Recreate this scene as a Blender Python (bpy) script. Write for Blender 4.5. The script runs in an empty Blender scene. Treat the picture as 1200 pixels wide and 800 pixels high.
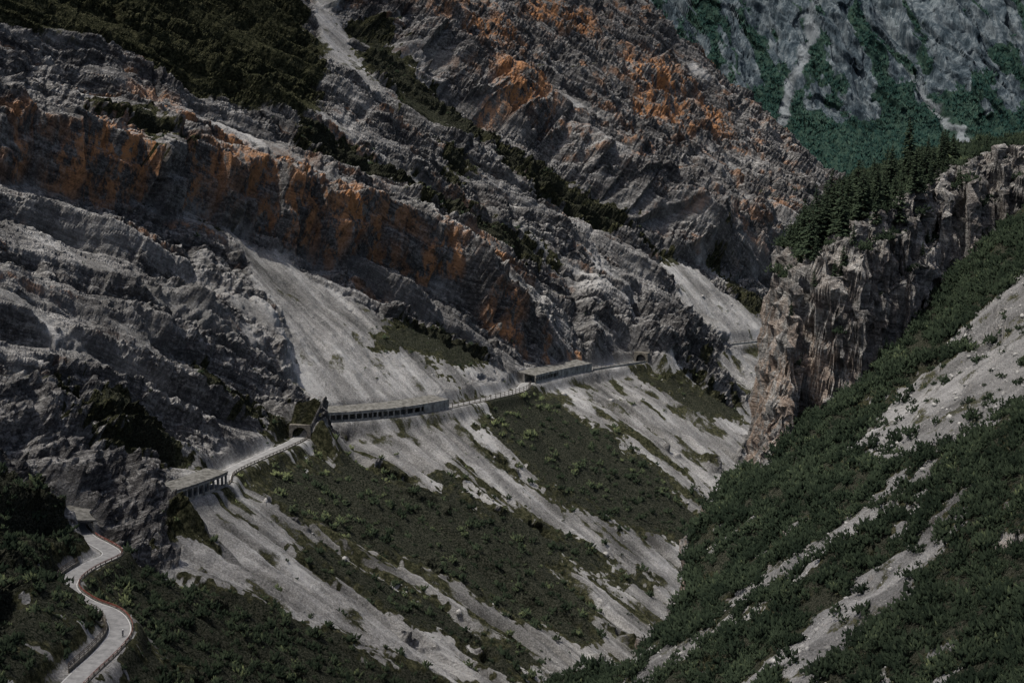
import bpy, numpy as np, math, random
from mathutils import Vector
sc=bpy.context.scene
f32=np.float32
# ------------------------------------------------------------------ noise
_pr=np.random.default_rng(3)
PERM=_pr.permutation(256); PERM=np.r_[PERM,PERM,PERM].astype(np.int32)
ANG=_pr.uniform(0,2*np.pi,256); GX=np.cos(ANG).astype(f32); GY=np.sin(ANG).astype(f32)
RND=_pr.uniform(-1,1,(5,256)).astype(f32)
def perlin(x,y,seed=0):
    x=np.asarray(x,f32)+f32(seed*37.17); y=np.asarray(y,f32)+f32(seed*91.3)
    xi=np.floor(x); yi=np.floor(y); xf=x-xi; yf=y-yi
    xi=xi.astype(np.int32)&255; yi=yi.astype(np.int32)&255
    u=xf*xf*xf*(xf*(xf*6-15)+10); v=yf*yf*yf*(yf*(yf*6-15)+10)
    a=PERM[xi]+yi; b=PERM[xi+1]+yi
    h00=PERM[a];h01=PERM[a+1];h10=PERM[b];h11=PERM[b+1]
    n00=GX[h00]*xf+GY[h00]*yf; n10=GX[h10]*(xf-1)+GY[h10]*yf
    n01=GX[h01]*xf+GY[h01]*(yf-1); n11=GX[h11]*(xf-1)+GY[h11]*(yf-1)
    p=n00+u*(n10-n00); q=n01+u*(n11-n01)
    return (p+v*(q-p))*1.4
def facets(x,y,seed=0,tilt=.9):
    """angular blocks: every cell of a jittered lattice is its own tilted plane"""
    x=np.asarray(x,f32)+f32(seed*17.3); y=np.asarray(y,f32)+f32(seed*53.9); x,y=np.broadcast_arrays(x,y)
    xi=np.floor(x).astype(np.int32); yi=np.floor(y).astype(np.int32)
    best=np.full(x.shape,9e9,f32); out=np.zeros(x.shape,f32)
    for i in(-1,0,1):
        for j in(-1,0,1):
            h=PERM[PERM[(xi+i)&255]+((yi+j)&255)]
            dx=x-(xi+i+.5+.45*RND[0][h]); dy=y-(yi+j+.5+.45*RND[1][h]); dd=dx*dx+dy*dy
            k=dd<best; best=np.where(k,dd,best)
            out=np.where(k,RND[2][h]*.5+tilt*(RND[3][h]*dx+RND[4][h]*dy),out)
    return out
def fbm(x,y,o=4,seed=0,g=.5):
    r=0;a=1;t=0
    for i in range(o):
        r=r+a*perlin(x*2.03**i,y*2.03**i,seed+i); t+=a;a*=g
    return r/t
def ridged(x,y,o=4,seed=0,g=.5):
    r=0;a=1;t=0
    for i in range(o):
        r=r+a*(1-2*np.abs(perlin(x*2.03**i,y*2.03**i,seed+i))); t+=a;a*=g
    return r/t
def sst(a,b,x):
    t=np.clip((x-a)/(b-a),0,1); return t*t*(3-2*t)
# ------------------------------------------------------------------ mesh helpers
def mesh_np(name,V,Fc,n,mats=(),smooth=False,link=True):
    me=bpy.data.meshes.new(name)
    V=np.ascontiguousarray(V,dtype=f32).reshape(-1,3); Fc=np.ascontiguousarray(Fc,dtype=np.int32).reshape(-1,n)
    me.vertices.add(len(V)); me.vertices.foreach_set('co',V.ravel())
    me.loops.add(Fc.size); me.loops.foreach_set('vertex_index',Fc.ravel())
    me.polygons.add(len(Fc)); me.polygons.foreach_set('loop_start',np.arange(0,Fc.size,n,dtype=np.int32))
    me.polygons.foreach_set('loop_total',np.full(len(Fc),n,dtype=np.int32))
    if smooth is True: me.polygons.foreach_set('use_smooth',np.ones(len(Fc),bool))
    elif smooth is not False: me.polygons.foreach_set('use_smooth',np.ascontiguousarray(smooth))
    me.update(calc_edges=True)
    for m in mats: me.materials.append(m)
    o=bpy.data.objects.new(name,me)
    if link: sc.collection.objects.link(o)
    return o
def grid_faces(n,m):
    i=np.arange(n*m).reshape(n,m)
    return np.stack([i[:-1,:-1],i[1:,:-1],i[1:,1:],i[:-1,1:]],-1).reshape(-1,4)
def attr_col(o,name,C):
    a=o.data.attributes.new(name,'FLOAT_COLOR','POINT'); a.data.foreach_set('color',np.ascontiguousarray(C,dtype=f32).ravel())
def attr_vec(o,name,C):
    a=o.data.attributes.new(name,'FLOAT_VECTOR','POINT'); a.data.foreach_set('vector',np.ascontiguousarray(C,dtype=f32).ravel())
class MB:
    def __init__(s): s.v=[];s.f=[];s.m=[]
    def quad(s,a,b,c,d,m=0):
        i=len(s.v); s.v+= [tuple(a),tuple(b),tuple(c),tuple(d)]; s.f.append((i,i+1,i+2,i+3)); s.m.append(m)
    def hexa(s,b,t,m=0):
        i=len(s.v); s.v+=[tuple(p) for p in b]+[tuple(p) for p in t]
        for f in [(3,2,1,0),(4,5,6,7),(0,1,5,4),(1,2,6,5),(2,3,7,6),(3,0,4,7)]:
            s.f.append(tuple(i+k for k in f)); s.m.append(m)
    def box(s,c,ax,ay,hx,hy,z0,z1,m=0):
        c=np.array(c,float); ax=np.array([ax[0],ax[1],0.]); ay=np.array([ay[0],ay[1],0.])
        P=[c+ax*i*hx+ay*j*hy for i,j in((-1,-1),(1,-1),(1,1),(-1,1))]
        s.hexa([(p[0],p[1],z0) for p in P],[(p[0],p[1],z1) for p in P],m)
    def tube(s,p0,p1,r0,r1,n=8,m=0):
        p0=Vector(p0);p1=Vector(p1);d=(p1-p0).normalized(); u=d.orthogonal().normalized(); w=d.cross(u)
        i=len(s.v)
        for p,r in((p0,r0),(p1,r1)):
            for k in range(n):
                a=2*math.pi*k/n; q=p+u*math.cos(a)*r+w*math.sin(a)*r; s.v.append(tuple(q))
        for k in range(n):
            s.f.append((i+k,i+(k+1)%n,i+n+(k+1)%n,i+n+k)); s.m.append(m)
        s.f.append(tuple(i+k for k in reversed(range(n)))); s.m.append(m)
        s.f.append(tuple(i+n+k for k in range(n))); s.m.append(m)
    def obj(s,name,mats,parent=None):
        me=bpy.data.meshes.new(name); me.from_pydata(s.v,[],s.f); me.update()
        for k in mats: me.materials.append(k)
        me.polygons.foreach_set('material_index',s.m)
        o=bpy.data.objects.new(name,me); sc.collection.objects.link(o)
        if parent: o.parent=parent
        return o
# ------------------------------------------------------------------ materials
def newmat(name):
    m=bpy.data.materials.new(name); m.use_nodes=True; nt=m.node_tree; nt.nodes.clear()
    b=nt.nodes.new('ShaderNodeBsdfDiffuse'); o=nt.nodes.new('ShaderNodeOutputMaterial'); nt.links.new(b.outputs[0],o.inputs[0])
    return m,nt,b
class NB:
    def __init__(s,nt): s.nt=nt
    def n(s,t,**k):
        nd=s.nt.nodes.new(t)
        for a,v in k.items(): setattr(nd,a,v)
        return nd
    def l(s,a,b): s.nt.links.new(a,b)
    def noise(s,vec,scale,detail=6,rough=.55,dist=0,dim='3D'):
        n=s.n('ShaderNodeTexNoise',noise_dimensions=dim); n.inputs['Scale'].default_value=scale; n.inputs['Detail'].default_value=detail
        n.inputs['Roughness'].default_value=rough; n.inputs['Distortion'].default_value=dist
        s.l(vec,n.inputs['W' if dim=='1D' else 'Vector']); return n.outputs['Fac']
    def mapv(s,vec,scale):
        n=s.n('ShaderNodeMapping'); n.inputs['Scale'].default_value=scale; s.l(vec,n.inputs['Vector']); return n.outputs[0]
    def math(s,op,a,b=None,c=None):
        n=s.n('ShaderNodeMath',operation=op)
        for i,x in enumerate((a,b,c)):
            if x is None: continue
            if isinstance(x,(int,float)): n.inputs[i].default_value=x
            else: s.l(x,n.inputs[i])
        return n.outputs[0]
    def ramp(s,f,stops):
        n=s.n('ShaderNodeValToRGB'); cr=n.color_ramp
        while len(cr.elements)<len(stops): cr.elements.new(.5)
        for e,(p,c) in zip(cr.elements,stops):
            e.position=p; e.color=(*c,1) if not isinstance(c,(int,float)) else (c,c,c,1)
        s.l(f,n.inputs[0]); return n.outputs[0]
    def mix(s,f,a,b,bt='MIX'):
        n=s.n('ShaderNodeMix',data_type='RGBA',blend_type=bt)
        for i,x in((0,f),(6,a),(7,b)):
            if isinstance(x,(int,float)): n.inputs[i].default_value=x
            elif isinstance(x,tuple): n.inputs[i].default_value=(*x,1)
            else: s.l(x,n.inputs[i])
        return n.outputs[2]
    def bump(s,h,strength,dist,nrm=None):
        n=s.n('ShaderNodeBump'); n.inputs['Strength'].default_value=strength; n.inputs['Distance'].default_value=dist
        s.l(h,n.inputs['Height']); 
        if nrm is not None: s.l(nrm,n.inputs['Normal'])
        return n.outputs[0]
def terrain_mat(name,k=1.0,rock=None,scree=None,orange=None):
    m,nt,b=newmat(name); B=NB(nt)
    tc=B.n('ShaderNodeTexCoord').outputs['Object']
    cov=B.n('ShaderNodeAttribute',attribute_name='cov'); sep=B.n('ShaderNodeSeparateColor'); B.l(cov.outputs['Color'],sep.inputs[0]); steep=cov.outputs['Alpha']
    sw=B.n('ShaderNodeAttribute',attribute_name='sw').outputs['Vector']
    lay=B.noise(B.mapv(sw,(.04*k,.02*k,.45*k)),1.0,5,.80,.1)
    joi=B.noise(B.mapv(sw,(.33*k,.02*k,.03*k)),1.0,3,.7)
    fine=B.noise(tc,.60*k,4,.85,.1); wide=B.noise(tc,.03*k,3,.55)
    v=B.math('ADD',B.math('MULTIPLY',lay,.36),B.math('ADD',B.math('MULTIPLY',fine,.38),B.math('ADD',B.math('MULTIPLY',joi,.13),B.math('MULTIPLY',wide,.14))))
    rc=B.ramp(v,[(.42,rock[0]),(.50,rock[1]),(.59,rock[2])])
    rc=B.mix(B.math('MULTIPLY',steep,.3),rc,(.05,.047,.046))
    on=B.noise(B.mapv(tc,(.14*k,.14*k,.06*k)),1.0,4,.78,.3)
    of=B.math('MULTIPLY',sep.outputs[2],B.ramp(on,[(.45,0.),(.54,1.)]))
    oc=B.mix(B.ramp(v,[(.42,0.),(.52,1.)]),(orange[0]*.3,orange[1]*.34,orange[2]*.44),orange)
    rc=B.mix(of,rc,oc)
    st=B.noise(B.mapv(sw,(.10,.012,0.)),1.0,4,.7); peb=B.noise(tc,1.6*k,4,.85)
    sv=B.math('ADD',B.math('MULTIPLY',st,.40),B.math('ADD',B.math('MULTIPLY',peb,.38),B.math('MULTIPLY',wide,.30)))
    scr=B.ramp(sv,[(.45,scree[0]),(.54,scree[1]),(.62,scree[2])])
    col=B.mix(sep.outputs[0],scr,rc)
    gc=B.ramp(fine,[(.38,(.012,.013,.008)),(.5,(.036,.038,.021)),(.66,(.11,.105,.062))])
    gf=B.ramp(B.math('ADD',B.math('MULTIPLY',B.math('ADD',B.math('MULTIPLY',fine,.5),B.math('MULTIPLY',on,.5)),.9),B.math('SUBTRACT',sep.outputs[1],.5)),[(.37,0.),(.49,1.)])
    vg=B.ramp(sep.outputs[1],[(.8,0.),(.98,1.)]); gc=B.mix(vg,gc,B.mix(B.ramp(peb,[(.42,0.),(.6,1.)]),(.007,.010,.006),(.070,.070,.052)))
    col=B.mix(gf,col,gc)
    B.l(col,b.inputs['Color'])
    h=B.math('ADD',B.math('MULTIPLY',fine,.8),B.math('MULTIPLY',lay,1.0))
    h=B.math('MULTIPLY',h,B.math('ADD',B.math('MULTIPLY',sep.outputs[0],.88),.12))
    h=B.math('ADD',h,B.math('MULTIPLY',peb,.34))
    B.l(B.bump(h,1.0,3.6/k),b.inputs['Normal'])
    return m
M_MAIN=terrain_mat('limestone_slope',1.,((.030,.029,.030),(.125,.120,.116),(.47,.455,.43)),((.085,.083,.078),(.25,.243,.23),(.47,.46,.44)),(.58,.29,.135))
M_RIB=terrain_mat('spur_rock',2.0,((.050,.048,.046),(.22,.21,.197),(.56,.54,.50)),((.075,.073,.07),(.19,.186,.18),(.34,.332,.32)),(.38,.24,.15))
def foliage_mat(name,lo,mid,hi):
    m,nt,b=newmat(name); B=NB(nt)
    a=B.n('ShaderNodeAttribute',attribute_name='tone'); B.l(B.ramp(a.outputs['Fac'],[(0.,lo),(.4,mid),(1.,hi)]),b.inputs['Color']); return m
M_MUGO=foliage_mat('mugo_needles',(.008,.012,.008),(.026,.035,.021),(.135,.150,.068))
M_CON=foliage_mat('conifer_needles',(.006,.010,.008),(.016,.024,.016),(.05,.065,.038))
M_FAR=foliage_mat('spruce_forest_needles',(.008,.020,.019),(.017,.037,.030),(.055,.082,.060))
def simple(name,c1,c2,scale=1.,rough=.9,bump=.3):
    m,nt,b=newmat(name); B=NB(nt); tc=B.n('ShaderNodeTexCoord').outputs['Object']
    n=B.noise(tc,scale,4,.7); B.l(B.ramp(n,[(.35,c1),(.65,c2)]),b.inputs['Color'])
    B.l(B.bump(n,bump,.2),b.inputs['Normal']); return m
M_ASPH=simple('asphalt',(.14,.138,.135),(.23,.227,.22),.5)
M_LINE=simple('road_paint',(.4,.4,.38),(.6,.6,.58),2.)
M_CONC=simple('weathered_concrete',(.08,.077,.07),(.29,.28,.25),.35)
M_ROOF=simple('rubble_covered_roof',(.05,.048,.042),(.17,.165,.15),.6,bump=1.)
M_STONE=simple('masonry',(.06,.055,.046),(.18,.165,.14),.9,bump=.8)
M_STEEL=simple('rusty_steel',(.06,.05,.04),(.15,.13,.11),2.,.7)
M_RED=simple('red_paint',(.16,.06,.045),(.24,.09,.07),2.,.7)
M_BARK=simple('bark',(.05,.035,.025),(.10,.075,.055),4.)
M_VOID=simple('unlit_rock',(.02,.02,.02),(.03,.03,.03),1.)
# ------------------------------------------------------------------ valley road guide
ctl=np.array([(-112,250),(-112,400),(-115,520),(-100,620),(-72,705),(-30,780),(10,845),(62,925),(125,1015),(190,1100),(250,1180),(310,1262),(380,1350),(500,1500)],float)
def smooth_guide(c,n=4000):
    seg=np.r_[0,np.cumsum(np.hypot(*np.diff(c,axis=0).T))]
    s=np.linspace(0,seg[-1],n); x=np.interp(s,seg,c[:,0]); y=np.interp(s,seg,c[:,1]); k=np.ones(241)/241
    for _ in range(2):
        x=np.convolve(np.pad(x,120,mode='reflect',reflect_type='odd'),k,'valid'); y=np.convolve(np.pad(y,120,mode='reflect',reflect_type='odd'),k,'valid')
    return s,x,y
gs,gx,gy=smooth_guide(ctl)
hx=np.gradient(gx,gs); hy=np.gradient(gy,gs); l=np.hypot(hx,hy); hx/=l; hy/=l
ZS=np.array([(0,-127),(250,-129),(450,-132),(600,-139),(800,-147),(1000,-152),(1600,-165)],float)
# ------------------------------------------------------------------ road centre line (world metres)
RD=np.array([(-97,290,-129),(-98,335,-128.5),(-95.7,374.3,-128),(-93,395.4,-127.5),(-93,410.1,-127.2),(-98.2,423.4,-127),(-106.5,432.2,-127),(-114,444.5,-127),(-116,456.9,-127.3),(-114.3,469.9,-127.6),(-111.2,483.1,-128),(-116.9,494.2,-128.2),(-123.8,505.1,-128.5),(-129.7,522.4,-128.7),(-118.2,536.7,-129),(-109.5,545.8,-129),(-97.6,579.5,-130),(-98,605.4,-131),(-85.7,652,-132),(-81.6,676.8,-133),(-81.9,707.8,-133.5),(-63.4,725.3,-135),(-39.9,746.5,-136),(0,813.5,-139),(9,848.6,-140),(36.9,898.1,-142),(70.7,942.9,-144),(95.7,990.9,-146),(123.7,1024.8,-147),(173.8,1075.3,-149),(215,1130,-150),(262,1195,-151)],float)
def catmull(P,step=1.0):
    P=np.vstack([2*P[0]-P[1],P,2*P[-1]-P[-2]]); out=[]
    for i in range(1,len(P)-2):
        n=max(2,int(np.linalg.norm(P[i+1]-P[i])/step)); t=np.linspace(0,1,n,endpoint=False)[:,None]
        a,b,c,d=P[i-1],P[i],P[i+1],P[i+2]
        out.append(.5*((2*b)+(-a+c)*t+(2*a-5*b+4*c-d)*t*t+(-a+3*b-3*c+d)*t**3))
    out.append(P[-2][None]); return np.vstack(out)
rd=catmull(RD)
k5=np.ones(7)/7
for j in range(3): rd[3:-3,j]=np.convolve(rd[:,j],k5,'valid')
rt_=np.gradient(rd[:,:2],axis=0); rt_/=np.linalg.norm(rt_,axis=1)[:,None]
rright=np.stack([rt_[:,1],-rt_[:,0]],1)
ri=np.array([np.argmin((gx-p[0])**2+(gy-p[1])**2) for p in rd])
rs=gs[ri]; rtl=-(rd[:,0]-gx[ri])*hy[ri]+(rd[:,1]-gy[ri])*hx[ri]
o_=np.argsort(rs); rs_s=rs[o_]; rt_s=rtl[o_]; rz_s=rd[o_,2]; ry_s=rd[o_,1]
OPEN=[(0,523),(544.5,676.5),(707,941),(1021,2000)]
def is_open(y,soft=2.):
    r=np.zeros_like(np.asarray(y,float))
    for a,b in OPEN: r=np.maximum(r,sst(a-soft,a,y)*(1-sst(b,b+soft,y)))
    return r
# ------------------------------------------------------------------ region outlines on the slope: (chainage, up-slope metres)
def L(t): return np.array([tuple(map(float,p.split(','))) for p in t.split()])
REG=dict(
 scA=L("508,110 528,94 538,64 566,36 590,14 630,8 608,0 535,-2 480,4 450,18 462,44 490,62 490,86"),
 scGul=L("764,325 780,327 745,265 738,230 720,225 715,265"),
 scF=L("846,80 870,62 895,-2 812,10 826,46"),
 V1=L("368,-8 405,-8 440,-15 465,-36 480,-62 490,-96 475,-132 445,-138 425,-122 405,-98 382,-60 360,-28"),
 V2=L("226,-2 256,-14 276,-44 292,-78 308,-112 200,-160 100,-120 150,-34 178,-30 190,-18 205,-6"),
 V3=L("560,-8 625,-6 632,-32 640,-70 645,-95 590,-116 560,-90 540,-58 544,-32"),
 V4=L("330,-36 354,-52 372,-90 388,-134 350,-124 340,-84 324,-48"),
 V5=L("488,-40 504,-68 536,-122 528,-130 500,-112 474,-84 476,-56"),
 V6=L("240,38 244,22 224,8 198,8 182,18 200,60"),
 V7=L("186,22 190,6 176,-4 160,-8 140,-8 100,0 120,30"),
 V8=L("540,48 590,38 598,14 572,4 544,22 528,36"),
 V9=L("330,54 342,42 344,8 336,-2 312,16 312,40"),
 V10=L("410,38 434,14 422,4 394,28"),
 V11=L("468,172 486,166 494,150 478,146 464,160"),
 V12=L("766,294 782,282 774,224 790,192 798,176 766,184 740,214 734,246"),
 V13=L("742,188 750,176 734,150 718,156"),
 V14=L("778,180 814,152 856,86 856,70 822,96 782,138"),
 V15=L("622,192 656,178 678,150 726,102 734,80 694,82 644,132 604,166"),
 V16=L("892,68 904,38 906,8 892,14 884,46"),
 V17=L("718,0 754,-14 762,-52 732,-46 714,-16"),
 G1=L("516,288 734,320 718,268 658,210 624,194 566,220 526,250 494,254 480,330"),
 G2=L("516,160 554,140 532,98 496,102"),
 cliffLow=L("790,52 798,28 790,-40 765,-48 754,-8 732,10"),
 slabs=L("650,136 690,124 688,42 676,24 630,48 608,96"),
 butt=L("750,72 792,56 745,18 690,4 695,30"),
 buttL=L("430,90 470,86 495,66 470,26 440,28 420,62"),
 nearrock=L("225,60 330,60 330,2 300,-4 262,-14 240,-8 225,10"))
ORN=dict(A="522,206 542,198 520,166 498,168",B="534,172 594,156 558,116 500,130",C="456,168 482,160 458,134 438,142",D="572,118 598,114 566,90 552,98",E="1024,272 1090,260 980,170 950,194",F="954,330 1046,324 986,274 922,290",G="846,284 886,278 850,244 820,252",H="1068,224 1096,208 1038,170 1008,174",I="634,96 678,84 660,68 620,80",J="824,226 866,218 828,188 798,200")
def sdf(poly,X,Y):
    ins=np.zeros(X.shape,bool); dm=np.full(X.shape,1e9,f32); n=len(poly)
    for i in range(n):
        ax,ay=poly[i]; bx,by=poly[(i+1)%n]
        if ay!=by:
            c=((ay>Y)!=(by>Y))&(X<(bx-ax)*(Y-ay)/(by-ay)+ax); ins^=c
        ex,ey=bx-ax,by-ay; t=np.clip(((X-ax)*ex+(Y-ay)*ey)/(ex*ex+ey*ey+1e-9),0,1)
        dm=np.minimum(dm,np.hypot(X-ax-t*ex,Y-ay-t*ey))
    return np.where(ins,dm,-dm).astype(f32)
CS=np.arange(0,1500,4.); CW=np.arange(-340,620,4.); CX,CY=np.meshgrid(CS,CW,indexing='ij')
def up(C,s,w):
    a=np.clip(s/4,0,len(CS)-2.001); b=np.clip((w+340)/4,0,len(CW)-2.001)
    i=a.astype(np.int32); j=b.astype(np.int32); a=(a-i).astype(f32); b=(b-j).astype(f32)
    return (C[i,j]*(1-a)+C[i+1,j]*a)*(1-b)+(C[i,j+1]*(1-a)+C[i+1,j+1]*a)*b
SD={k:sdf(v,CX,CY) for k,v in REG.items()}
SO=np.max([sdf(L(v),CX,CY) for v in ORN.values()],axis=0)
# ------------------------------------------------------------------ mountainside sheet
ss=[95.]
while ss[-1]<1290: ss.append(ss[-1]+(.56+.66*max(0,ss[-1]-250)/900))
ss=np.array(ss)
ww=[-300.]
while ww[-1]<520: ww.append(ww[-1]+(.66 if -135<ww[-1]<320 else 1.8))
ww=np.array(ww)
S,W=np.meshgrid(ss.astype(f32),ww.astype(f32),indexing='ij')
gX=np.interp(ss,gs,gx)[:,None];gY=np.interp(ss,gs,gy)[:,None];HX=np.interp(ss,gs,hx)[:,None];HY=np.interp(ss,gs,hy)[:,None]
Z0=np.interp(ss,ZS[:,0],ZS[:,1])[:,None]
e1=fbm(S/22,W/22,4,11)*16; e2=fbm(S/9,W/20,4,17)*9; ef=fbm(S/3.,W/3.,3,19)*5
def region(k,soft=2.,add=0,noise=1.): return sst(-soft,soft,up(SD[k],S,W)+noise*(e1*.6+ef)+add)
def regveg(k): return sst(-8,6,up(SD[k],S,W)+e1*1.3+e2*.9+ef*2.)
below=1-sst(-4,3,W+.5*e2)
scree=np.maximum.reduce([below,region('scA',3,0,1.3),region('scGul'),region('scF')])
hard=np.maximum.reduce([region('cliffLow'),region('nearrock')])
outc=sst(.30,.42,fbm(S/26,W/34,4,29))*sst(-12,-25,W)*.8
scree*=1-np.maximum(hard,outc)
tl=sst(.18,.42,fbm(S/26+W/60,W/100,4,23)+.15*ef/5)*sst(16,50,W)*(1-sst(280,360,W))
scree=np.maximum(scree,tl*.85*(1-hard))
rock=1-scree
veg=np.maximum.reduce([regveg(k) for k in ('V1','V2','V3','V4','V5','V6','V7')])
strip=sst(.16,.36,fbm(S/10+W/90,W/60,4,98)+.02*ef)*below*sst(230,260,S)
vegup=np.maximum.reduce([regveg(k) for k in ('V8','V9','V10','V11','V12','V13','V14','V15','V16','V17')])
grass=np.maximum(region('G1',10,8),region('G2',6)*.6)
kap=np.interp(ss,[0,600,850,1400],[.8,.95,1.5,1.7]); bs=np.r_[0,np.cumsum(kap[1:]*np.diff(ss))][:,None]
KP=kap[:,None]; nrm=1/np.sqrt(1+KP**2)
b_=((W+bs)*nrm.mean()).astype(f32)+fbm(S/170,W/170,2,31)*16+fbm(S/45,W/45,2,32)*3
a_=((S-KP*(W-100))*nrm.mean()).astype(f32)
def saw(b,P,c=.3,k=1.7):
    x=b/P; t=x-np.floor(x)
    return P*k*(np.where(t<c,t,c*(1-t)/(1-c))-c*.5)
def md(la,lb,sd,lo=-.25,hi=.2): return sst(lo,hi,fbm(a_/la,b_/lb,3,sd))
big=ridged(S/95+.3,W/140,3,41)*8+fbm(S/45,W/60,3,43)*4
d=big*sst(10,70,W)*(1-.35*scree)
amp=.32+.68*np.maximum(sst(-.16,.06,fbm(a_/75,b_/19,4,47)),hard)
blk=facets(a_/42,b_/30,57,.5)
fb=facets(a_/15,b_/7,58,.8)
d+=rock*(saw(b_+blk*2.5+perlin(a_/80,b_/30,50)*5,27)*(.25+.75*md(110,30,51))*.70
 +amp*saw(b_+fb*.8+perlin(a_/40,b_/14,52)*2,10.5)*md(60,14,53)*1.0
 +amp*saw(b_+fb*.4+perlin(a_/26,b_/8,54)*.9,4.4)*md(38,7,55)*1.15
 +amp*saw(b_+perlin(a_/14,b_/5,56)*.5,2.2)*md(24,5,59)*.8)
d+=rock*amp*(blk*2.6+fb*1.9+facets(a_/7.,b_/3.4,60,1.)*1.25+facets(a_/3.,b_/1.9,61,1.)*.66-4.*sst(.6,.98,ridged(a_/30+perlin(a_/40,b_/40,62)*.5,b_/120,1,63))-1.5*sst(.6,.98,ridged(a_/9,b_/60,1,64)))
d+=rock*fbm(S/4,W/4,4,66,.65)*.65+hard*(facets(S/13,W/9,68,.9)*3.5+facets(S/5,W/4,69,.9)*1.3)
A=L("380,170 416,154 458,128 494,124 522,106 556,86 580,84 620,64 638,28 660,14 720,-10")
wA=np.interp(ss,A[:,0],A[:,1])[:,None]; hA=np.interp(ss,[380,430,500,560,630,665,720],[14,26,30,28,24,12,0])[:,None]
q=W-wA+facets(S/12,W/60,71,.9)*7+facets(S/4.5,W/30,77,.9)*2.2+fbm(S/25,W/50,2,72)*7
d+=hA*(.55*sst(0,9,q)+.45*sst(10.5,18,q+fbm(S/20,W/20,2,78)*3))*np.exp(-np.maximum(0,q-17)/70)
cliffA=sst(-2,3,q)*(1-sst(17,24,q))*(hA>6)
Bl=L("30,958 52,892 78,856 120,832 168,814 216,782 256,772 298,766 400,790")
sB=np.interp(ww,Bl[:,0],Bl[:,1],left=1000)[None,:]; q=(S-sB)+facets(S/40,W/14,73,.6)*12+fbm(S/40,W/20,3,74)*8
hB=28*sst(25,90,W)*(1-.85*sst(1010,1130,S))
d+=hB*sst(0,34,q)*np.exp(-np.maximum(0,q-34)/200)
d+=sst(0,60,q)*rock*(facets(S/24,W/50,75,.8)*6+facets(S/10,W/24,79,.8)*2.5+ridged(S/30,W/90,2,76)*3)*sst(40,100,W)
faceB=sst(0,40,q)*sst(40,100,W)
d+=9*sst(0,12,up(SD['butt'],S,W)+ef*.4)+6*sst(0,12,up(SD['slabs'],S,W)+ef)+10*sst(0,16,up(SD['buttL'],S,W)+ef)
d+=7*sst(-4,14,up(SD['cliffLow'],S,W))
gul=sst(.55,.95,ridged(S/16+.2*fbm(S/20,W/20,2,86),W/160,2,87))*sst(-6,-20,W)
d+=scree*(ridged(S/18,W/95,4,81)*2.4+fbm(S/3.,W/3.6,4,83,.65)*.8+fbm(S/12,W/25,3,85)*1.2-2.8*gul)+outc*2.5
tr=np.interp(ss,rs_s,rt_s)[:,None]; zr=np.interp(ss,rs_s,rz_s)[:,None]; yr=np.interp(ss,rs_s,ry_s); op=is_open(yr)[:,None]
slope_r=np.gradient(tr[:,0],ss); cth=(1/np.sqrt(1+slope_r**2))[:,None]
al=np.where(W>0,f32(math.radians(38)),f32(math.radians(33)))
t0=W*np.cos(al)
lat=(t0-tr)*cth
near=np.exp(-(lat/12)**2)
d=d*(1-near*op)
d+=(1-op)*11*np.exp(-((t0-tr-2)/15)**2)
e=np.maximum(0,S-1130); dd=-e*e*.004; dd=np.where(e>150,-90-1.2*(e-150),dd)
d=(d+dd).astype(f32)
X=gX-HY*t0+HY*np.sin(al)*d; Y=gY+HX*t0-HX*np.sin(al)*d; Z=Z0+W*np.sin(al)+d*np.cos(al)
ar=np.where(tr>0,math.tan(math.radians(38)),math.tan(math.radians(33)))
dz=zr-(Z0+tr*ar)
tp=t0-np.sin(al)*d
lat=(tp-tr)*cth
Z=Z+dz*np.where(lat>0,np.exp(-(lat/40)**2),np.exp(-(lat/30)**2))
fl=(1-sst(3.9,7.5,np.abs(lat)))*op
Z=Z*(1-fl)+(zr-.15)*fl
Z=Z-np.maximum(0,-W-200)*.6
Mv=np.stack([X,Y,Z],-1).astype(f32)
du=np.gradient(Mv,axis=0); dv=np.gradient(Mv,axis=1); nn=np.cross(du,dv); nn/=np.linalg.norm(nn,axis=-1,keepdims=True)+1e-9
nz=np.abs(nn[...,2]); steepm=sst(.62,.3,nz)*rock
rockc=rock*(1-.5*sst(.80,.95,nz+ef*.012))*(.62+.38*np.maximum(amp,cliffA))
rockc=rockc*(1-.6*np.maximum(sst(0,8,up(SD['slabs'],S,W)+ef),sst(0,8,up(SD['butt'],S,W)+ef))*sst(.5,.75,nz))
rockc=np.maximum(rockc,np.maximum(hard,faceB*rock)*.95)
rockc=np.clip(rockc,0,1)*(1-fl)
orange=np.maximum(sst(-10,5,up(SO,S,W)+e1*.8+ef)*(.6+.4*sst(.9,.6,nz)),cliffA*.85*(S<690)*sst(-.05,.3,fbm(S/20,W/40,3,96)))
orange=np.maximum(orange,.55*faceB*sst(.15,.4,fbm(a_/30,b_/12,4,97)))
orange=np.maximum(orange,.6*rock*sst(.75,.45,nz)*sst(.12,.4,fbm(a_/50,b_/9,4,99))*sst(40,70,W))
roadside=np.exp(-(lat/5)**2)*op
nearL=(S<236)*sst(3,8,lat)*sst(-.45,-.1,fbm(S/9,W/9,3,94)); nearR=(S<240)*(lat<-4)*(W>-45)*sst(-.35,-.05,fbm(S/9,W/9,3,95))
veg=np.maximum(veg,np.maximum(nearL,nearR))
gr=np.clip(np.maximum.reduce([veg*1.0,strip*.72,vegup*.95,grass*.66,.54*sst(.0,.4,fbm(a_/60,b_/22,4,91))*rock*sst(30,60,W)*sst(.55,.8,nz),.60*np.exp(-((lat+9)/9)**2)*op*sst(-.2,.3,fbm(S/12,W/12,3,92)),.58*sst(-.15,.35,fbm(S/14,W/30,4,93))*below,.5*sst(.0,.4,fbm(S/12,W/20,4,90))*(1-below)*scree]),0,1)
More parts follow.
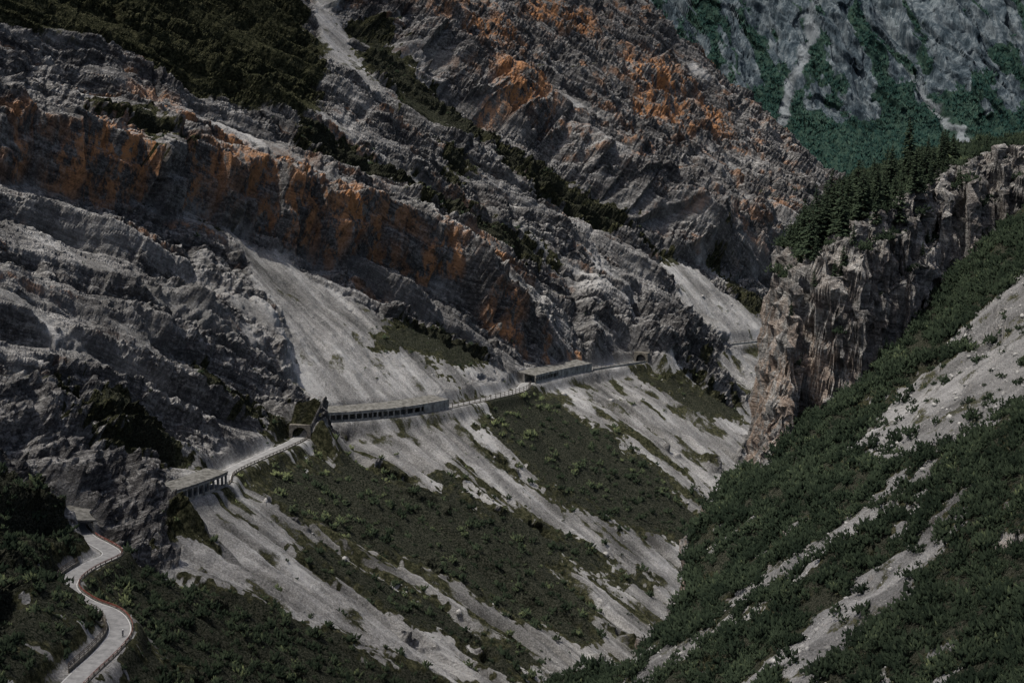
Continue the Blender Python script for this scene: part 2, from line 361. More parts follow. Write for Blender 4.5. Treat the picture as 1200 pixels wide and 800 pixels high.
gr=gr*(1-sst(.75,1,roadside))
fc_=grid_faces(*S.shape)
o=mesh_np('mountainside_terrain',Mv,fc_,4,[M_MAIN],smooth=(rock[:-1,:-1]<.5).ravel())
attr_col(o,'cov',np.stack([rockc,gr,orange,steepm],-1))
attr_vec(o,'sw',np.stack([np.where(rock>.5,a_,S),np.where(rock>.5,b_,W),b_+d*.5],-1))
# ------------------------------------------------------------------ bushes
def tufts(name,P,R,nt,mat,tone,seed,flat=.62,thin=.30,ln=.55):
    r=np.random.default_rng(seed); N=len(P)
    ph=r.uniform(0,2*np.pi,(N,nt)); ct=r.uniform(.0,1,(N,nt))**.8; st=np.sqrt(1-ct**2)
    D=np.stack([np.cos(ph)*st,np.sin(ph)*st,ct],-1)
    rad=r.uniform(.45,1.0,(N,nt,1))*R[:,None,None]*(1+.35*np.sin(ph*3+r.uniform(0,6,(N,1))))[...,None]
    C=P[:,None,:]+D*rad*np.array([1,1,flat])
    ax=D*np.array([.7,.7,.4])+np.array([0,0,.75])+r.normal(0,.25,D.shape); ax/=np.linalg.norm(ax,axis=-1,keepdims=True)
    h=(R[:,None]*ln*r.uniform(.6,1.3,(N,nt)))[...,None]; w=(R[:,None]*thin*r.uniform(.6,1.2,(N,nt)))[...,None]
    u=np.cross(ax,np.array([.3,.9,.1])); u/=np.linalg.norm(u,axis=-1,keepdims=True)+1e-6; v=np.cross(ax,u)
    a0=r.uniform(0,6.28,(N,nt,1)); vs=[]
    for k in range(3):
        a=a0+k*2.094; vs.append(C+(u*np.cos(a)+v*np.sin(a))*w-ax*h*.25)
    vs.append(C+ax*h)
    V=np.stack(vs,2).reshape(-1,3)
    b=np.arange(N*nt)*4; Fc=np.concatenate([np.stack([b,b+1,b+3],1),np.stack([b+1,b+2,b+3],1),np.stack([b+2,b,b+3],1)])
    ob=mesh_np(name,V,Fc,3,[mat])
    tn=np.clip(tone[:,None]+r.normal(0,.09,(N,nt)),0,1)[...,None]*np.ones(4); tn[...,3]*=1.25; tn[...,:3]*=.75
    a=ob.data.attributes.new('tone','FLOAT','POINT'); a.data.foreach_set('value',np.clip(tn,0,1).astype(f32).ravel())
    return ob
def pick(prob,n,seed):
    r=np.random.default_rng(seed); i=r.integers(0,S.shape[0],n*8); j=r.integers(0,S.shape[1],n*8)
    area=np.interp(ss[i],ss,np.gradient(ss))*np.gradient(ww)[j]; area/=area.max()
    k=(r.uniform(0,1,n*8)<prob[i,j]*area); i=i[k][:n];j=j[k][:n]; return i,j
okb=(np.abs(lat)>5.)|(op<.5)
den=np.maximum(veg,.16*strip)*okb*np.clip(sst(-.3,.1,fbm(S/6,W/8,3,101)),.12,1)*(1+1.5*(S<260))
def bush(i,j,seed,rmin,rmax,tb,name,nt,amp=.3,k=1.,flat=.62):
    r=np.random.default_rng(seed); P=Mv[i,j].astype(float)+np.stack([r.normal(0,.4,len(i)),r.normal(0,.4,len(i)),0*i-.1],1)
    lush=.36*np.exp(-np.abs(W[i,j]+12)/20)*(S[i,j]>250)
    R=rmin+(rmax-rmin)*r.uniform(0,1,len(i))**1.8; tone=np.clip(tb+lush+amp*fbm(S[i,j]/25,W[i,j]/25,3,103)+r.normal(0,.09,len(i)),.03,1)
    return tufts(name,P,R,nt,M_MUGO,tone,seed,flat=flat)
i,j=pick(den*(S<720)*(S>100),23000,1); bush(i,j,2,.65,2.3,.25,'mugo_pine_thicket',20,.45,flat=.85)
up_=np.maximum(vegup*.9,grass*.012)*okb*sst(-.3,.2,fbm(S/8,W/8,3,105))
up_=np.maximum(up_,.10*sst(.1,.4,fbm(a_/40,b_/16,4,106))*(W>25)*(nz>.6))
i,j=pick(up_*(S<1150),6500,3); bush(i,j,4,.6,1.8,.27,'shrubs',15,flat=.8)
rs_=okb*np.exp(-((lat+12)/10)**2)*op*sst(-.05,.35,fbm(S/14,W/14,3,107))*(S<1000)
rs_=np.maximum(rs_,okb*.26*(W<60)*(W>-150)*sst(-.15,.35,fbm(S/14,W/28,3,109))*(S>230))
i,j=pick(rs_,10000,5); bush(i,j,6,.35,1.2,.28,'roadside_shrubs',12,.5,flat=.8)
def rocks(name,P,R,mat,seed):
    r=np.random.default_rng(seed); t=(1+5**.5)/2
    ico=np.array([(-1,t,0),(1,t,0),(-1,-t,0),(1,-t,0),(0,-1,t),(0,1,t),(0,-1,-t),(0,1,-t),(t,0,-1),(t,0,1),(-t,0,-1),(-t,0,1)])/1.9
    fi=np.array([(0,11,5),(0,5,1),(0,1,7),(0,7,10),(0,10,11),(1,5,9),(5,11,4),(11,10,2),(10,7,6),(7,1,8),(3,9,4),(3,4,2),(3,2,6),(3,6,8),(3,8,9),(4,9,5),(2,4,11),(6,2,10),(8,6,7),(9,8,1)])
    N=len(P); V=ico[None]*r.uniform(.6,1.25,(N,12,1))*r.uniform(.6,1.2,(N,1,3))*R[:,None,None]+P[:,None,:]
    return mesh_np(name,V,(fi[None]+12*np.arange(N)[:,None,None]),3,[mat])
M_BOULD=simple('boulder_limestone',(.12,.117,.11),(.36,.35,.33),.8,bump=.6)
i,j=pick(scree*okb*(1-veg)*(W>-150)*(S>150)*(S<1000)*sst(-.2,.4,fbm(S/18,W/40,3,111)),9000,8)
r=np.random.default_rng(5); rocks('scree_boulders',Mv[i,j]+0.,.2+.30*r.pareto(2.8,len(i)).clip(0,4),M_BOULD,9)
# ------------------------------------------------------------------ right-hand spur
xs=np.arange(-50,170,.40).astype(f32)
def spacing(lo,hi):
    g=[0.];
    while g[-1]<hi: g.append(g[-1]+(.2 if g[-1]<20 else .5 if g[-1]<90 else 2.))
    h=[0.]
    while h[-1]>lo: h.append(h[-1]-(.2 if h[-1]>-8 else .5))
    return np.array(h[:0:-1]+g,f32)
gg=spacing(-200,300)
Fx=np.interp(xs,[-60,40,54,62,70,79,93,113,150,200],[350,350,351,353,355,357,386,394,402,410])
kk=np.ones(15)/15; Fx=np.convolve(np.pad(Fx,7,mode='edge'),kk,'valid')
RX,GG=np.meshgrid(xs,gg,indexing='ij'); RY=(Fx[:,None]+GG).astype(f32)
jag=fbm(RX/9,RY/9,4,201)*5
yc=np.interp(xs,[-60,8,20,30,33,39,50,60,65,81,117,142,185],[300,305,293,306,327,344,352,402,412,436,455,470,485])[:,None]
H=np.interp(xs,[46,52,57,62,75,88,105,121,140,170],[0,7,25,31,28,23,17,10,4,0])[:,None]
H=H*(1+.16*fbm(RX/9,RX*0+.5,3,202))
g2=GG+fbm(RX/8,RY/60,3,203)*8+facets(RX/5.5,RY/60+3,204,1.)*4.5+1
t3=facets(RX/7,RY/30,206,.8)*3
RZ=.75*RX-110+H*(.44*sst(-1,1.2,g2)+.36*sst(2.5,4.5,g2+t3)+.20*sst(7.5,10,g2-t3*1.3+jag*.3))
RZ=RZ-9*sst(95,135,RX)*sst(0,20,GG)
fall=np.maximum(0,RY+jag*.5-yc); RZ=RZ-1.5*fall
RZ+=fbm(RX/30,RY/30,4,205)*5*(1-sst(-12,0,GG)*sst(30,10,GG))+fbm(RX/7,RY/7,4,207)*1.5
RZ=np.maximum(RZ,-330+fbm(RX/40,RY/40,3,209)*8)
RV=np.stack([RX,RY,RZ],-1).astype(f32)
du=np.gradient(RV,axis=0); dv=np.gradient(RV,axis=1); rn=np.cross(du,dv); rn/=np.linalg.norm(rn,axis=-1,keepdims=True)+1e-9
steep=sst(.70,.5,rn[...,2])
foot=sst(-2.5,.5,g2)*(H>1.5)*sst(26,14,GG)
rrock=np.clip(np.maximum(steep,foot*sst(.93,.72,rn[...,2])),0,1)
hz=RZ+.35*RX
hx_=RX+RY*.5
bk=facets(hx_/5,hz/8,210,.8)
disp=rrock*(bk*1.9+facets(hx_/2.4,hz/3.2,211,.9)*.75+facets(hx_/1.0,hz/1.2,212,.9)*.3+saw(hz+bk*1.,4.6)*.45+saw(hz+bk*.5,1.7)*.4-1.5*sst(.6,.95,ridged(hx_/4.1,hz/24,1,213))+fbm(RX/1.2,hz/1.2+RY,3,215)*.2)
disp+=(1-rrock)*fbm(RX/2.5,RY/2.5,3,217)*.25
RV=RV+rn*disp[...,None]
RSG=dict(a="97,328 84,286 75,284 63,297 64,320 73,328 82,326 100,345",b="64,285 55,280 42,285 33,279 40,274 53,272 62,271",c="69,265 58,256 45,253 33,249 41,231 47,239 57,238 65,255",d="35,270 27,268 19,279 24,282 32,277 40,269")
n1=fbm(RX/8,RY/8,4,221)*9; n2=fbm(RX/2.2,RY/2.2,3,223)*3
sd=np.max([sdf(L(v),RX,RY)+(2 if k=='a' else 0.) for k,v in RSG.items()],axis=0)
rs1=sst(-2,1.5,sd+n1*.8+n2*1.3)
small=sst(.28,.38,fbm(RX/11+RY/25,RY/9,4,225)+.04*n2)*(RY<345)
rsc=np.maximum(rs1,small)
cragtop=sst(22,14,GG)*(g2>-1)*(H>1.5)
rveg=(1-rsc)*(1-rrock)*(1-.6*cragtop)
o=mesh_np('right_spur_terrain',RV,grid_faces(*RX.shape),4,[M_RIB],smooth=(rrock[:-1,:-1]<.5).ravel())
bare=np.clip(np.maximum(rrock,.7*cragtop),0,1)
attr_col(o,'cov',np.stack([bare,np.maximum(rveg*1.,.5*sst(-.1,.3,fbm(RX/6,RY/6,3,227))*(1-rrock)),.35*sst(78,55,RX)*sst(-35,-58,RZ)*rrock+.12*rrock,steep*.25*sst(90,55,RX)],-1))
attr_vec(o,'sw',np.stack([np.where(rrock>.5,hx_,RY),RX,hz],-1))
def pickr(prob,n,seed):
    r=np.random.default_rng(seed); i=r.integers(0,RX.shape[0],n*10); j=r.integers(0,RX.shape[1],n*10)
    a=np.gradient(gg)[j]/.5; k=r.uniform(0,1,n*10)<prob[i,j]*np.minimum(a,1); return i[k][:n],j[k][:n]
seen=(RX>0)&(RX<150)&(RY>165)&(fall<16)&(RX<RY*.31+6)
clump=np.clip(sst(-.35,.05,fbm(RX/5,RY/5,3,231)),.06,1)
i,j=pickr(np.maximum(rveg*clump,.05*rsc)*seen,13000,21)
r=np.random.default_rng(22); P=RV[i,j].astype(float); R=(.45+1.3*r.uniform(0,1,len(i))**1.9)*(.8+.5*clump[i,j]); tone=np.clip(.16+.38*fbm(RX[i,j]/9,RY[i,j]/9,3,233)+r.normal(0,.06,len(i)),.03,1)
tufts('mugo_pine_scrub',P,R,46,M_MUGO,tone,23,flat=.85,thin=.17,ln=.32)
i,j=pickr(rsc*seen,8000,25); r=np.random.default_rng(26); rocks('spur_boulders',RV[i,j]+0.,.07+.11*r.pareto(2.6,len(i)).clip(0,5),M_BOULD,27)
# ------------------------------------------------------------------ conifers
def conifer(seed,h):
    r=random.Random(seed); v=[];f=[];tn=[];mi=[]
    def add(vs,fs,t,m):
        b=len(v); v.extend(vs); tn.extend(t); f.extend([tuple(b+k for k in q) for q in fs]); mi.extend([m]*len(fs))
    n=7
    lean=(r.uniform(-.03,.03),r.uniform(-.03,.03))
    for lv in range(5):
        z0=h*lv/5;z1=h*(lv+1)/5;r0=.022*h*(1-lv/5)+.02;r1=.022*h*(1-(lv+1)/5)+.02
        vs=[(math.cos(6.283*k/n)*rr+lean[0]*z,math.sin(6.283*k/n)*rr+lean[1]*z,z) for z,rr in((z0,r0),(z1,r1)) for k in range(n)]
        add(vs,[(k,(k+1)%n,n+(k+1)%n,n+k) for k in range(n)],[.5]*len(vs),1)
    z=h*r.uniform(.08,.16); Rm=h*r.uniform(.17,.25)
    while z<h*.985:
        q=(z/h); Rz=Rm*(1-q)**.8*(.75+.5*r.random())+.12
        for k in range(r.randint(6,9)):
            if r.random()<.12: continue
            a=r.uniform(0,6.283); Lb=Rz*r.uniform(.7,1.15); dr=r.uniform(.15,.45); c,s_=math.cos(a),math.sin(a)
            for sg in range(4):
                t0=.12+.22*sg; t1=min(1.05,t0+.42); wd=Lb*.26*(1.15-t0)+.06; px,py=-s_,c
                zz0=z-dr*Lb*t0; zz1=z-dr*Lb*t1+r.uniform(-.1,.15)
                tw=r.uniform(-.6,.6)
                vs=[(c*Lb*t0,s_*Lb*t0,zz0+.05),(c*Lb*(t0+t1)/2+px*wd,s_*Lb*(t0+t1)/2+py*wd,(zz0+zz1)/2-wd*.5+tw*.15),(c*Lb*t1,s_*Lb*t1,zz1),(c*Lb*(t0+t1)/2-px*wd,s_*Lb*(t0+t1)/2-py*wd,(zz0+zz1)/2-wd*.5-tw*.15)]
                vs=[(x+lean[0]*z,y+lean[1]*z,zz) for x,y,zz in vs]
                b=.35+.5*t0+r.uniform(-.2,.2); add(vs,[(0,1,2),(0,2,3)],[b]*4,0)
        z+=h*r.uniform(.022,.04)
    me=bpy.data.meshes.new('pine_tree'); me.from_pydata(v,[],f); me.update(); me.materials.append(M_CON); me.materials.append(M_BARK)
    me.polygons.foreach_set('material_index',mi)
    a=me.attributes.new('tone','FLOAT','POINT'); a.data.foreach_set('value',tn); return me
cons=[conifer(300+k,10) for k in range(6)]
r=random.Random(5)
def ground_r(x,y):
    i=int(np.clip(np.searchsorted(xs,x),0,len(xs)-1)); j=int(np.clip(np.searchsorted(gg,y-Fx[i]),0,len(gg)-1)); return RV[i,j]
def tree(x,y,h):
    g=ground_r(x,y); o=bpy.data.objects.new('pine_tree',r.choice(cons)); sc.collection.objects.link(o)
    o.location=(g[0],g[1],g[2]-.3); s=h/10; o.scale=(s*r.uniform(.9,1.25),)*2+(s,); o.rotation_euler=(0,0,r.uniform(0,6.28))
for k in range(95):
    x=r.uniform(59,99); lo=np.interp(x,xs,Fx)+9; y=r.uniform(lo,lo+ (28 if x<85 else 14)); tree(x,y,r.uniform(5,11) if x<86 else r.uniform(4.5,9))
for k in range(22):
    x=r.uniform(96,138); y=np.interp(x,xs,Fx)+r.uniform(12,30); tree(x,y,r.uniform(2.5,5))
for x,y in [(64,372),(66,375),(62,378),(70,380),(74,384),(90,405),(68,370),(61,370)]: tree(x,y,r.uniform(10,13))
for k in range(18):
    x=r.uniform(57,100); y=np.interp(x,xs,Fx)+r.uniform(-1,8); tree(x,y,r.uniform(2.5,5))
# ------------------------------------------------------------------ road, walls, galleries
def seg(y0,y1):
    k=np.where((rd[:,1]>=y0)&(rd[:,1]<=y1))[0]; return k
def ribbon(name,idx,o0,o1,dz,mat):
    a=rd[idx,:2]+rright[idx]*o0; b=rd[idx,:2]+rright[idx]*o1; z=rd[idx,2]+dz
    V=np.stack([np.c_[a,z],np.c_[b,z]],1); n=len(idx)
    return mesh_np(name,V,grid_faces(n,2)[:,::-1],4,[mat])
allr=np.arange(len(rd))
ribbon('road',allr,-2.7,2.7,0,M_ASPH)
e=bpy.data.objects.new('road_markings',None); sc.collection.objects.link(e)
for nme,a,b in(('edge_line_a',-2.5,-2.38),('edge_line_b',2.38,2.5)):
    q_=ribbon(nme,allr,a,b,.006,M_LINE); q_.parent=e
def wall(name,idx,off,th,zb,zt,mat,mb=None,m=0,cap=True):
    own=mb is None; mb=mb or MB()
    for a,b in zip(idx[:-1],idx[1:]):
        P=[rd[a,:2]+rright[a]*(off-th/2),rd[a,:2]+rright[a]*(off+th/2),rd[b,:2]+rright[b]*(off+th/2),rd[b,:2]+rright[b]*(off-th/2)]
        za,zb_=rd[a,2],rd[b,2]; zz=[za,za,zb_,zb_]
        mb.hexa([(p[0],p[1],z+zb) for p,z in zip(P,zz)],[(p[0],p[1],z+zt) for p,z in zip(P,zz)],m)
    if own: return mb.obj(name,[mat])
wall('retaining_wall',seg(579,676),3.1,.5,-2.6,.15,M_STONE)
wall('retaining_wall',seg(760,842),3.1,.5,-2.4,.15,M_STONE)
wall('retaining_wall',seg(300,506),3.1,.4,-2.2,.12,M_STONE)
wall('retaining_wall',seg(380,470),-3.1,.35,-.3,.9,M_STONE)
wall('parapet_wall',seg(900,943),3.2,.5,-2,.9,M_CONC)
wall('parapet_wall',seg(1021,1180),3.2,.5,-3,.9,M_CONC)
def fence(name,idx,off,h,step,rails,matp,matr,t=.10):
    mb=MB(); 
    for a in idx[::step]:
        p=rd[a,:2]+rright[a]*off; mb.box((p[0],p[1],0),rt_[a],rright[a],t,t,rd[a,2]-.3,rd[a,2]+h,0)
    for rz in rails:
        for a,b in zip(idx[:-1],idx[1:]):
            P=[rd[a,:2]+rright[a]*(off-.15),rd[a,:2]+rright[a]*(off-.11),rd[b,:2]+rright[b]*(off-.11),rd[b,:2]+rright[b]*(off-.15)]; zz=[rd[a,2],rd[a,2],rd[b,2],rd[b,2]]
            mb.hexa([(p[0],p[1],z+rz-.09) for p,z in zip(P,zz)],[(p[0],p[1],z+rz+.09) for p,z in zip(P,zz)],1)
    return mb.obj(name,[matp,matr])
fence('guard_rail',seg(300,506),3.1,.85,3,[.45,.75],M_STEEL,M_RED)
fence('wire_fence',seg(380,470),-3.1,2.2,3,[1.2,1.7,2.1],M_STEEL,M_STEEL,.07)
fence('guard_rail',seg(579,676),3.1,.9,3,[.45,.8],M_STEEL,M_STEEL)
fence('wire_fence',seg(760,838),3.1,2.3,4,[.6,1.4,2.1],M_STEEL,M_STEEL,.12)
fence('guard_rail',seg(900,940),3.2,1.5,4,[1.2],M_STEEL,M_STEEL)
fence('guard_rail',seg(1021,1180),3.2,1.8,4,[1.2,1.6],M_STEEL,M_STEEL)
def gallery(idx,bay=4,solid=0.,h=4.4,base=-2.,rise=1.5,hw=3.7,topwall=0.):
    e=bpy.data.objects.new('avalanche_gallery',None); sc.collection.objects.link(e)
    mb=MB(); wall('',idx,hw,.6,base,.8,None,mb); mb.obj('lower_wall',[M_CONC],e)
    mb=MB(); wall('',idx,hw,.7,h-.7,h+topwall,None,mb); mb.obj('edge_beam',[M_CONC],e)
    mb=MB(); wall('',idx,-hw,.5,-.5,h+rise*.8,None,mb); mb.obj('back_wall',[M_CONC],e)
    if solid:
        mb=MB(); k=idx[int(len(idx)*(1-solid)):]; wall('',k,hw,.55,.803,h-.703,None,mb); mb.obj('infill_wall',[M_CONC],e)
    mb=MB()
    for a in idx[::bay]:
        p=rd[a,:2]+rright[a]*hw; mb.box((p[0],p[1],0),rt_[a],rright[a],.3,.33,rd[a,2]+.803,rd[a,2]+h-.703)
    mb.obj('columns',[M_CONC],e)
    mb=MB(); ro=hw-.37 if topwall else hw+.5; ri_=-hw-(3. if topwall else 1.)
    for a,b in zip(idx[:-1],idx[1:]):
        P=[rd[a,:2]+rright[a]*ri_,rd[a,:2]+rright[a]*ro,rd[b,:2]+rright[b]*ro,rd[b,:2]+rright[b]*ri_]
        z1=topwall-.45-.1 if topwall else .004
        zz=[rd[a,2]+h+rise,rd[a,2]+h+z1,rd[b,2]+h+z1,rd[b,2]+h+rise]
        mb.hexa([(p[0],p[1],z) for p,z in zip(P,zz)],[(p[0],p[1],z+.45) for p,z in zip(P,zz)])
    mb.obj('roof_slab',[M_ROOF],e)
gallery(seg(506,524),3,hw=3.2,h=3.6,rise=.8)
gallery(seg(543,580),3,hw=3.2,h=4.3,rise=.8)
gallery(seg(706,762),3,h=3.6,rise=1.2,hw=3.0,topwall=.5,solid=.25)
gallery(seg(847,900),3,solid=.55,h=3.4,rise=1.2,hw=2.95,topwall=.5)
def portal(y,sgn,name='tunnel_portal',k_=.85):
    a=int(np.argmin(np.abs(rd[:,1]-y))); c=rd[a]; t=rt_[a]*sgn; rr=rright[a]
    mb=MB(); W2=4.9*k_; Ht=5.8*k_; n=12; w_=3.3*k_+.1
    arc=[(w_*math.cos(math.pi*k/n),1.6*k_+3.1*k_*math.sin(math.pi*k/n)) for k in range(n+1)]; arc=[(w_,-.3)]+arc+[(-w_,-.3)]
    out=[(W2,-.3),(W2,Ht*.55)]+[(W2-2*W2*k/(n-2),Ht) for k in range(n-1)]+[(-W2,Ht*.55),(-W2,-.3)]
    def pt(u,z,dd): p=c[:2]+rr*u+t*dd; return (p[0],p[1],c[2]+z)
    m_=min(len(arc),len(out))
    for k in range(m_-1):
        mb.quad(pt(*out[k],0),pt(*out[k+1],0),pt(*arc[k+1],0),pt(*arc[k],0),0)
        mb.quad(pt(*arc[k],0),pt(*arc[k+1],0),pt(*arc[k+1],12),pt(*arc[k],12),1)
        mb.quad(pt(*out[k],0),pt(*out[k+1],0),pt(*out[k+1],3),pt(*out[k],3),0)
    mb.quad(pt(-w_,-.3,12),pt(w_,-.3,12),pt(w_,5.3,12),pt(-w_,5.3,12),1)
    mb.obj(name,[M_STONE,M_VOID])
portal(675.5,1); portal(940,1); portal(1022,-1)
# ------------------------------------------------------------------ cyclist on the near road
def cyclist():
    a=int(np.argmin(np.abs(rd[:,1]-405))); c=rd[a]; t=Vector((rt_[a][0],rt_[a][1],0)); s_=Vector((rright[a][0],rright[a][1],0)); up_v=Vector((0,0,1))
    o0=Vector(c)+s_*1.2+up_v*.004
    def p(f,l_,z): return o0+t*f+s_*l_+up_v*z
    e=bpy.data.objects.new('cyclist',None); sc.collection.objects.link(e)
    Mk=simple('cycling_kit',(.03,.03,.035),(.06,.06,.07),8.); Mt=simple('tyre_rubber',(.02,.02,.02),(.03,.03,.03),5.); Ms=simple('skin',(.45,.28,.2),(.5,.32,.23),5.); Mh=simple('helmet',(.6,.6,.6),(.75,.75,.75),5.)
    mb=MB()
    for f in(-.5,.5):
        for k in range(20):
            a0=6.283*k/20;a1=6.283*(k+1)/20
            mb.tube(p(f+.33*math.cos(a0),0,.34+.33*math.sin(a0)),p(f+.33*math.cos(a1),0,.34+.33*math.sin(a1)),.02,.02,5)
        for k in range(6):
            a0=math.pi*k/6; mb.tube(p(f+.32*math.cos(a0),0,.34+.32*math.sin(a0)),p(f-.32*math.cos(a0),0,.34-.32*math.sin(a0)),.004,.004,4)
    for q1,q2 in [((-.5,0,.34),(-.02,0,.3)),((-.5,0,.34),(-.16,0,.82)),((-.02,0,.3),(-.16,0,.95)),((-.16,0,.82),(.36,0,.86)),((-.02,0,.3),(.36,0,.8)),((.36,0,.95),(.5,0,.34)),((.4,-.21,.97),(.4,.21,.97)),((-.28,0,.97),(-.06,0,.97))]: mb.tube(p(*q1),p(*q2),.02,.02,6)
    mb.obj('bicycle',[Mt],e)
    V=[(-.16,0,1.02),(-.02,0,1.25),(.14,0,1.46),(.2,0,1.54),(-.14,.1,1.0),(.22,.11,.82),(.08,.11,.42),(.2,.11,.38),(-.14,-.1,1.0),(.14,-.11,.68),(-.1,-.11,.26),(.02,-.11,.2),(.12,.19,1.42),(.28,.24,1.2),(.41,.2,1.02),(.12,-.19,1.42),(.28,-.24,1.2),(.41,-.2,1.02)]
    E=[(0,1),(1,2),(2,3),(0,4),(4,5),(5,6),(6,7),(0,8),(8,9),(9,10),(10,11),(2,12),(12,13),(13,14),(2,15),(15,16),(16,17)]
    Rr=[.14,.13,.15,.06,.1,.075,.05,.04,.1,.075,.05,.04,.065,.05,.035,.065,.05,.035]
    me=bpy.data.meshes.new('rider_body'); me.from_pydata([tuple(p(*q)) for q in V],E,[]); b=bpy.data.objects.new('rider_body',me); sc.collection.objects.link(b); b.parent=e
    b.modifiers.new('skin','SKIN'); 
    for k,rr in enumerate(Rr): me.skin_vertices[0].data[k].radius=(rr,rr)
    me.skin_vertices[0].data[0].use_root=True
    b.modifiers.new('sub','SUBSURF').render_levels=2; me.materials.append(Mk)
    for nm,cc,rr,mm in(('head',(.27,0,1.66),.105,Ms),('helmet',(.26,0,1.71),.125,Mh)):
        bpy.ops.mesh.primitive_uv_sphere_add(segments=16,ring_count=10,radius=rr,location=p(*cc)); h=bpy.context.object; h.name=nm; h.data.materials.append(mm); h.parent=e
        h.scale=(1,1,1.15 if nm=='head' else .75)
cyclist()
# ------------------------------------------------------------------ distant mountain and valley floor
u=np.linspace(-100,1900,720); v=np.linspace(0,1,520); U,Vv=np.meshgrid(u,v,indexing='ij'); U=U.astype(f32);Vv=Vv.astype(f32)
top=np.interp(u,[-200,290,400,600,2400],[120,205,260,700,1000])[:,None]
ZD=(-600+Vv*(top+600)).astype(f32)
diag=U+ZD*.45+fbm(U/200,ZD/200,3,299)*50
DY=4300+(ZD+300)*.85 + np.where(ZD<-120,(ZD+120)*1.0,0)
dn=ridged(diag/260,ZD/900,3,301,.5)*95+ridged(diag/62,ZD/420,3,302)*34+facets(diag/60,ZD/150,303,.7)*20+facets(diag/22,ZD/60,304,.9)*9+facets(diag/10,ZD/14,305,.9)*3+saw(ZD+.5*U+facets(diag/40,ZD/60,306)*14,46)*.25
DV=np.stack([U,DY-dn*.8,ZD+dn*.35],-1)
m,nt,b=newmat('distant_hazed_rock_and_forest'); B=NB(nt); tc=B.n('ShaderNodeTexCoord').outputs['Object']
cov=B.n('ShaderNodeAttribute',attribute_name='cov'); sep=B.n('ShaderNodeSeparateColor'); B.l(cov.outputs['Color'],sep.inputs[0])
nr=B.noise(B.mapv(tc,(1,1,.22)),.035,6,.75,.2); rc=B.ramp(nr,[(.39,(.020,.029,.036)),(.5,(.056,.072,.082)),(.61,(.135,.155,.163))])  # haze blue and overcast dimming are put into the rock and forest colours
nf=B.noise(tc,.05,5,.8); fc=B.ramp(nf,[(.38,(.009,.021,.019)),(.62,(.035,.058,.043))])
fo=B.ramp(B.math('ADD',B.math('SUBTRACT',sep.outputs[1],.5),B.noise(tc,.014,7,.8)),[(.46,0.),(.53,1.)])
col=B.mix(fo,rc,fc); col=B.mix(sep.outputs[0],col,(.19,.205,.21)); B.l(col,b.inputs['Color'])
B.l(B.bump(nr,.8,22.),b.inputs['Normal'])
forest=np.clip(sst(60,-120,ZD+fbm(U/90,ZD/90,5,311)*260)+.62*sst(-.1,.25,fbm(diag/70,ZD/220,4,313)),0,1)
gc_=np.interp(ZD,[-260,-150,0,120,260],[690,640,700,760,790])+fbm(ZD/60,ZD/60+3,3,316)*30
gl=sst(20,5,np.abs(U-gc_)+fbm(U/20,ZD/30,3,317)*14)*sst(230,120,ZD)*sst(-300,-160,ZD)
gc2=np.interp(ZD,[-260,-100,100],[1180,1080,960])+fbm(ZD/60,ZD/60+9,3,318)*30
gl=np.maximum(gl,.8*sst(16,4,np.abs(U-gc2)+fbm(U/20,ZD/30,3,319)*12)*sst(60,-20,ZD)*sst(-260,-200,ZD))
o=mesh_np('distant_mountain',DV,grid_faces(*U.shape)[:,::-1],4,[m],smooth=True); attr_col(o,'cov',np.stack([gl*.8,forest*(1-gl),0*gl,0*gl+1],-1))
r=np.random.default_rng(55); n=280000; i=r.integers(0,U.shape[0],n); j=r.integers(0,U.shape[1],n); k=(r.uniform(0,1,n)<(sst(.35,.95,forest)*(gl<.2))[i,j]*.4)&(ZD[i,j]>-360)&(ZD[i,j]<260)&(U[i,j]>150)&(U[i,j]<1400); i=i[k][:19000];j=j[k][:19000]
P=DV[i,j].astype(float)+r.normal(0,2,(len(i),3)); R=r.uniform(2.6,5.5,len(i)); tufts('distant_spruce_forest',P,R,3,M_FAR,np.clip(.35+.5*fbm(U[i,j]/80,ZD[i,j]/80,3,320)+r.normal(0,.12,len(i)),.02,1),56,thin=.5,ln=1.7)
n=120; gxx=np.linspace(-15000,15000,n); A1,A2=np.meshgrid(gxx,gxx,indexing='ij')
mesh_np('valley_floor_ground',np.stack([A1,A2+6000,-430+fbm(A1/900,A2/900,3,401)*15],-1),grid_faces(n,n),4,[simple('valley_meadow_and_forest',(.012,.022,.015),(.04,.055,.03),.01)],smooth=True)
# ------------------------------------------------------------------ unseen veil of clouds, added and shaped to shade chosen slopes
sun_dir=Vector((-.36,-.10,.93)).normalized()
cx=np.arange(-1000,900,12.); cy=np.arange(-100,2000,12.); CXX,CYY=np.meshgrid(cx,cy,indexing='ij')
kx=sun_dir.x/sun_dir.z; ky=sun_dir.y/sun_dir.z
gx_=CXX-kx*720; gy_=CYY-ky*720
tt=-.85*(gx_-62)+.53*(gy_-925)+fbm(gx_/160,gy_/160,4,501)*70
dens=.50*sst(120,260,tt)
dens=np.maximum(dens,.40*sst(620,500,gy_+fbm(gx_/90,gy_/90,3,502)*50)*sst(20,-60,gx_))
dens=np.maximum(dens,.15*sst(.0,.4,fbm(gx_/150,gy_/150,3,503))*(tt<60)*(gy_<1200)*(gx_<40))
dens=np.maximum(dens,.30*sst(310,235,gy_)*(gx_>0))
edge=sst(-990,-800,CXX)*sst(890,700,CXX)*sst(-90,60,CYY)*sst(1990,1800,CYY)
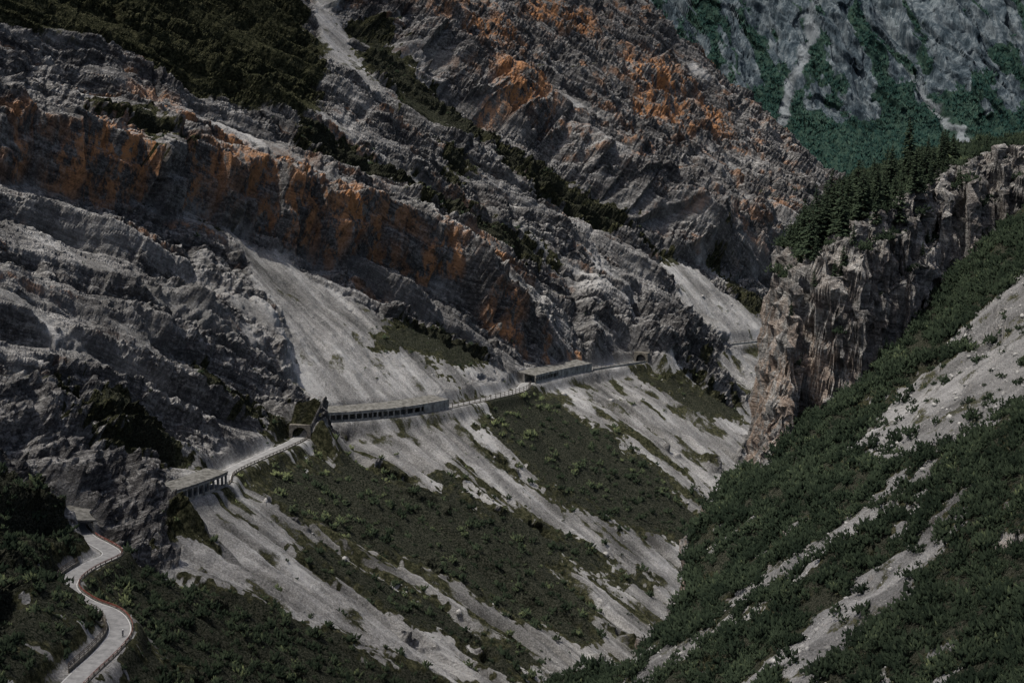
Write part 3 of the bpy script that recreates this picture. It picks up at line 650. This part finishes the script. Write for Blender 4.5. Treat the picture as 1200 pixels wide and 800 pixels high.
cl=mesh_np('shade_cloud',np.stack([CXX,CYY,720+fbm(CXX/120,CYY/120,4,504)*35],-1),grid_faces(*CXX.shape),4,[],smooth=True)
a=cl.data.attributes.new('dens','FLOAT','POINT'); a.data.foreach_set('value',(dens*edge).astype(f32).ravel())
m=bpy.data.materials.new('shade_veil'); m.use_nodes=True; nt=m.node_tree; nt.nodes.clear(); B=NB(nt)
at=B.n('ShaderNodeAttribute',attribute_name='dens'); tr_=B.n('ShaderNodeBsdfTransparent'); df=B.n('ShaderNodeBsdfDiffuse'); df.inputs[0].default_value=(.8,.8,.8,1)
mx=B.n('ShaderNodeMixShader'); B.l(at.outputs['Fac'],mx.inputs[0]); B.l(tr_.outputs[0],mx.inputs[1]); B.l(df.outputs[0],mx.inputs[2]); ou=B.n('ShaderNodeOutputMaterial'); B.l(mx.outputs[0],ou.inputs[0])
cl.data.materials.append(m)
# ------------------------------------------------------------------ camera, sky, sun
Fp=2092.0; P=math.atan(296/2092.0)
cam=bpy.data.cameras.new("Camera"); co=bpy.data.objects.new("Camera",cam); sc.collection.objects.link(co)
cam.sensor_width=36; cam.lens=36*Fp/1200; cam.clip_start=1; cam.clip_end=60000; co.rotation_euler=(math.pi/2-P,0,0); sc.camera=co
el=math.asin(sun_dir.z); az=math.atan2(sun_dir.x,sun_dir.y)
w=bpy.data.worlds.new("World"); sc.world=w; w.use_nodes=True; nt=w.node_tree
sky=nt.nodes.new('ShaderNodeTexSky'); sky.sky_type='NISHITA'; sky.sun_disc=False; sky.sun_elevation=el; sky.sun_rotation=az; sky.dust_density=4.; sky.air_density=.8
nt.links.new(sky.outputs[0],nt.nodes['Background'].inputs[0]); nt.nodes['Background'].inputs[1].default_value=.15
sl=bpy.data.lights.new("sun",'SUN'); sl.energy=5.0; sl.angle=math.radians(.6); sl.color=(1,.96,.9)
so=bpy.data.objects.new("sun",sl); so.rotation_euler=sun_dir.to_track_quat('Z','Y').to_euler(); sc.collection.objects.link(so)
sc.view_settings.view_transform='Standard'; sc.view_settings.look='None'; sc.view_settings.exposure=0
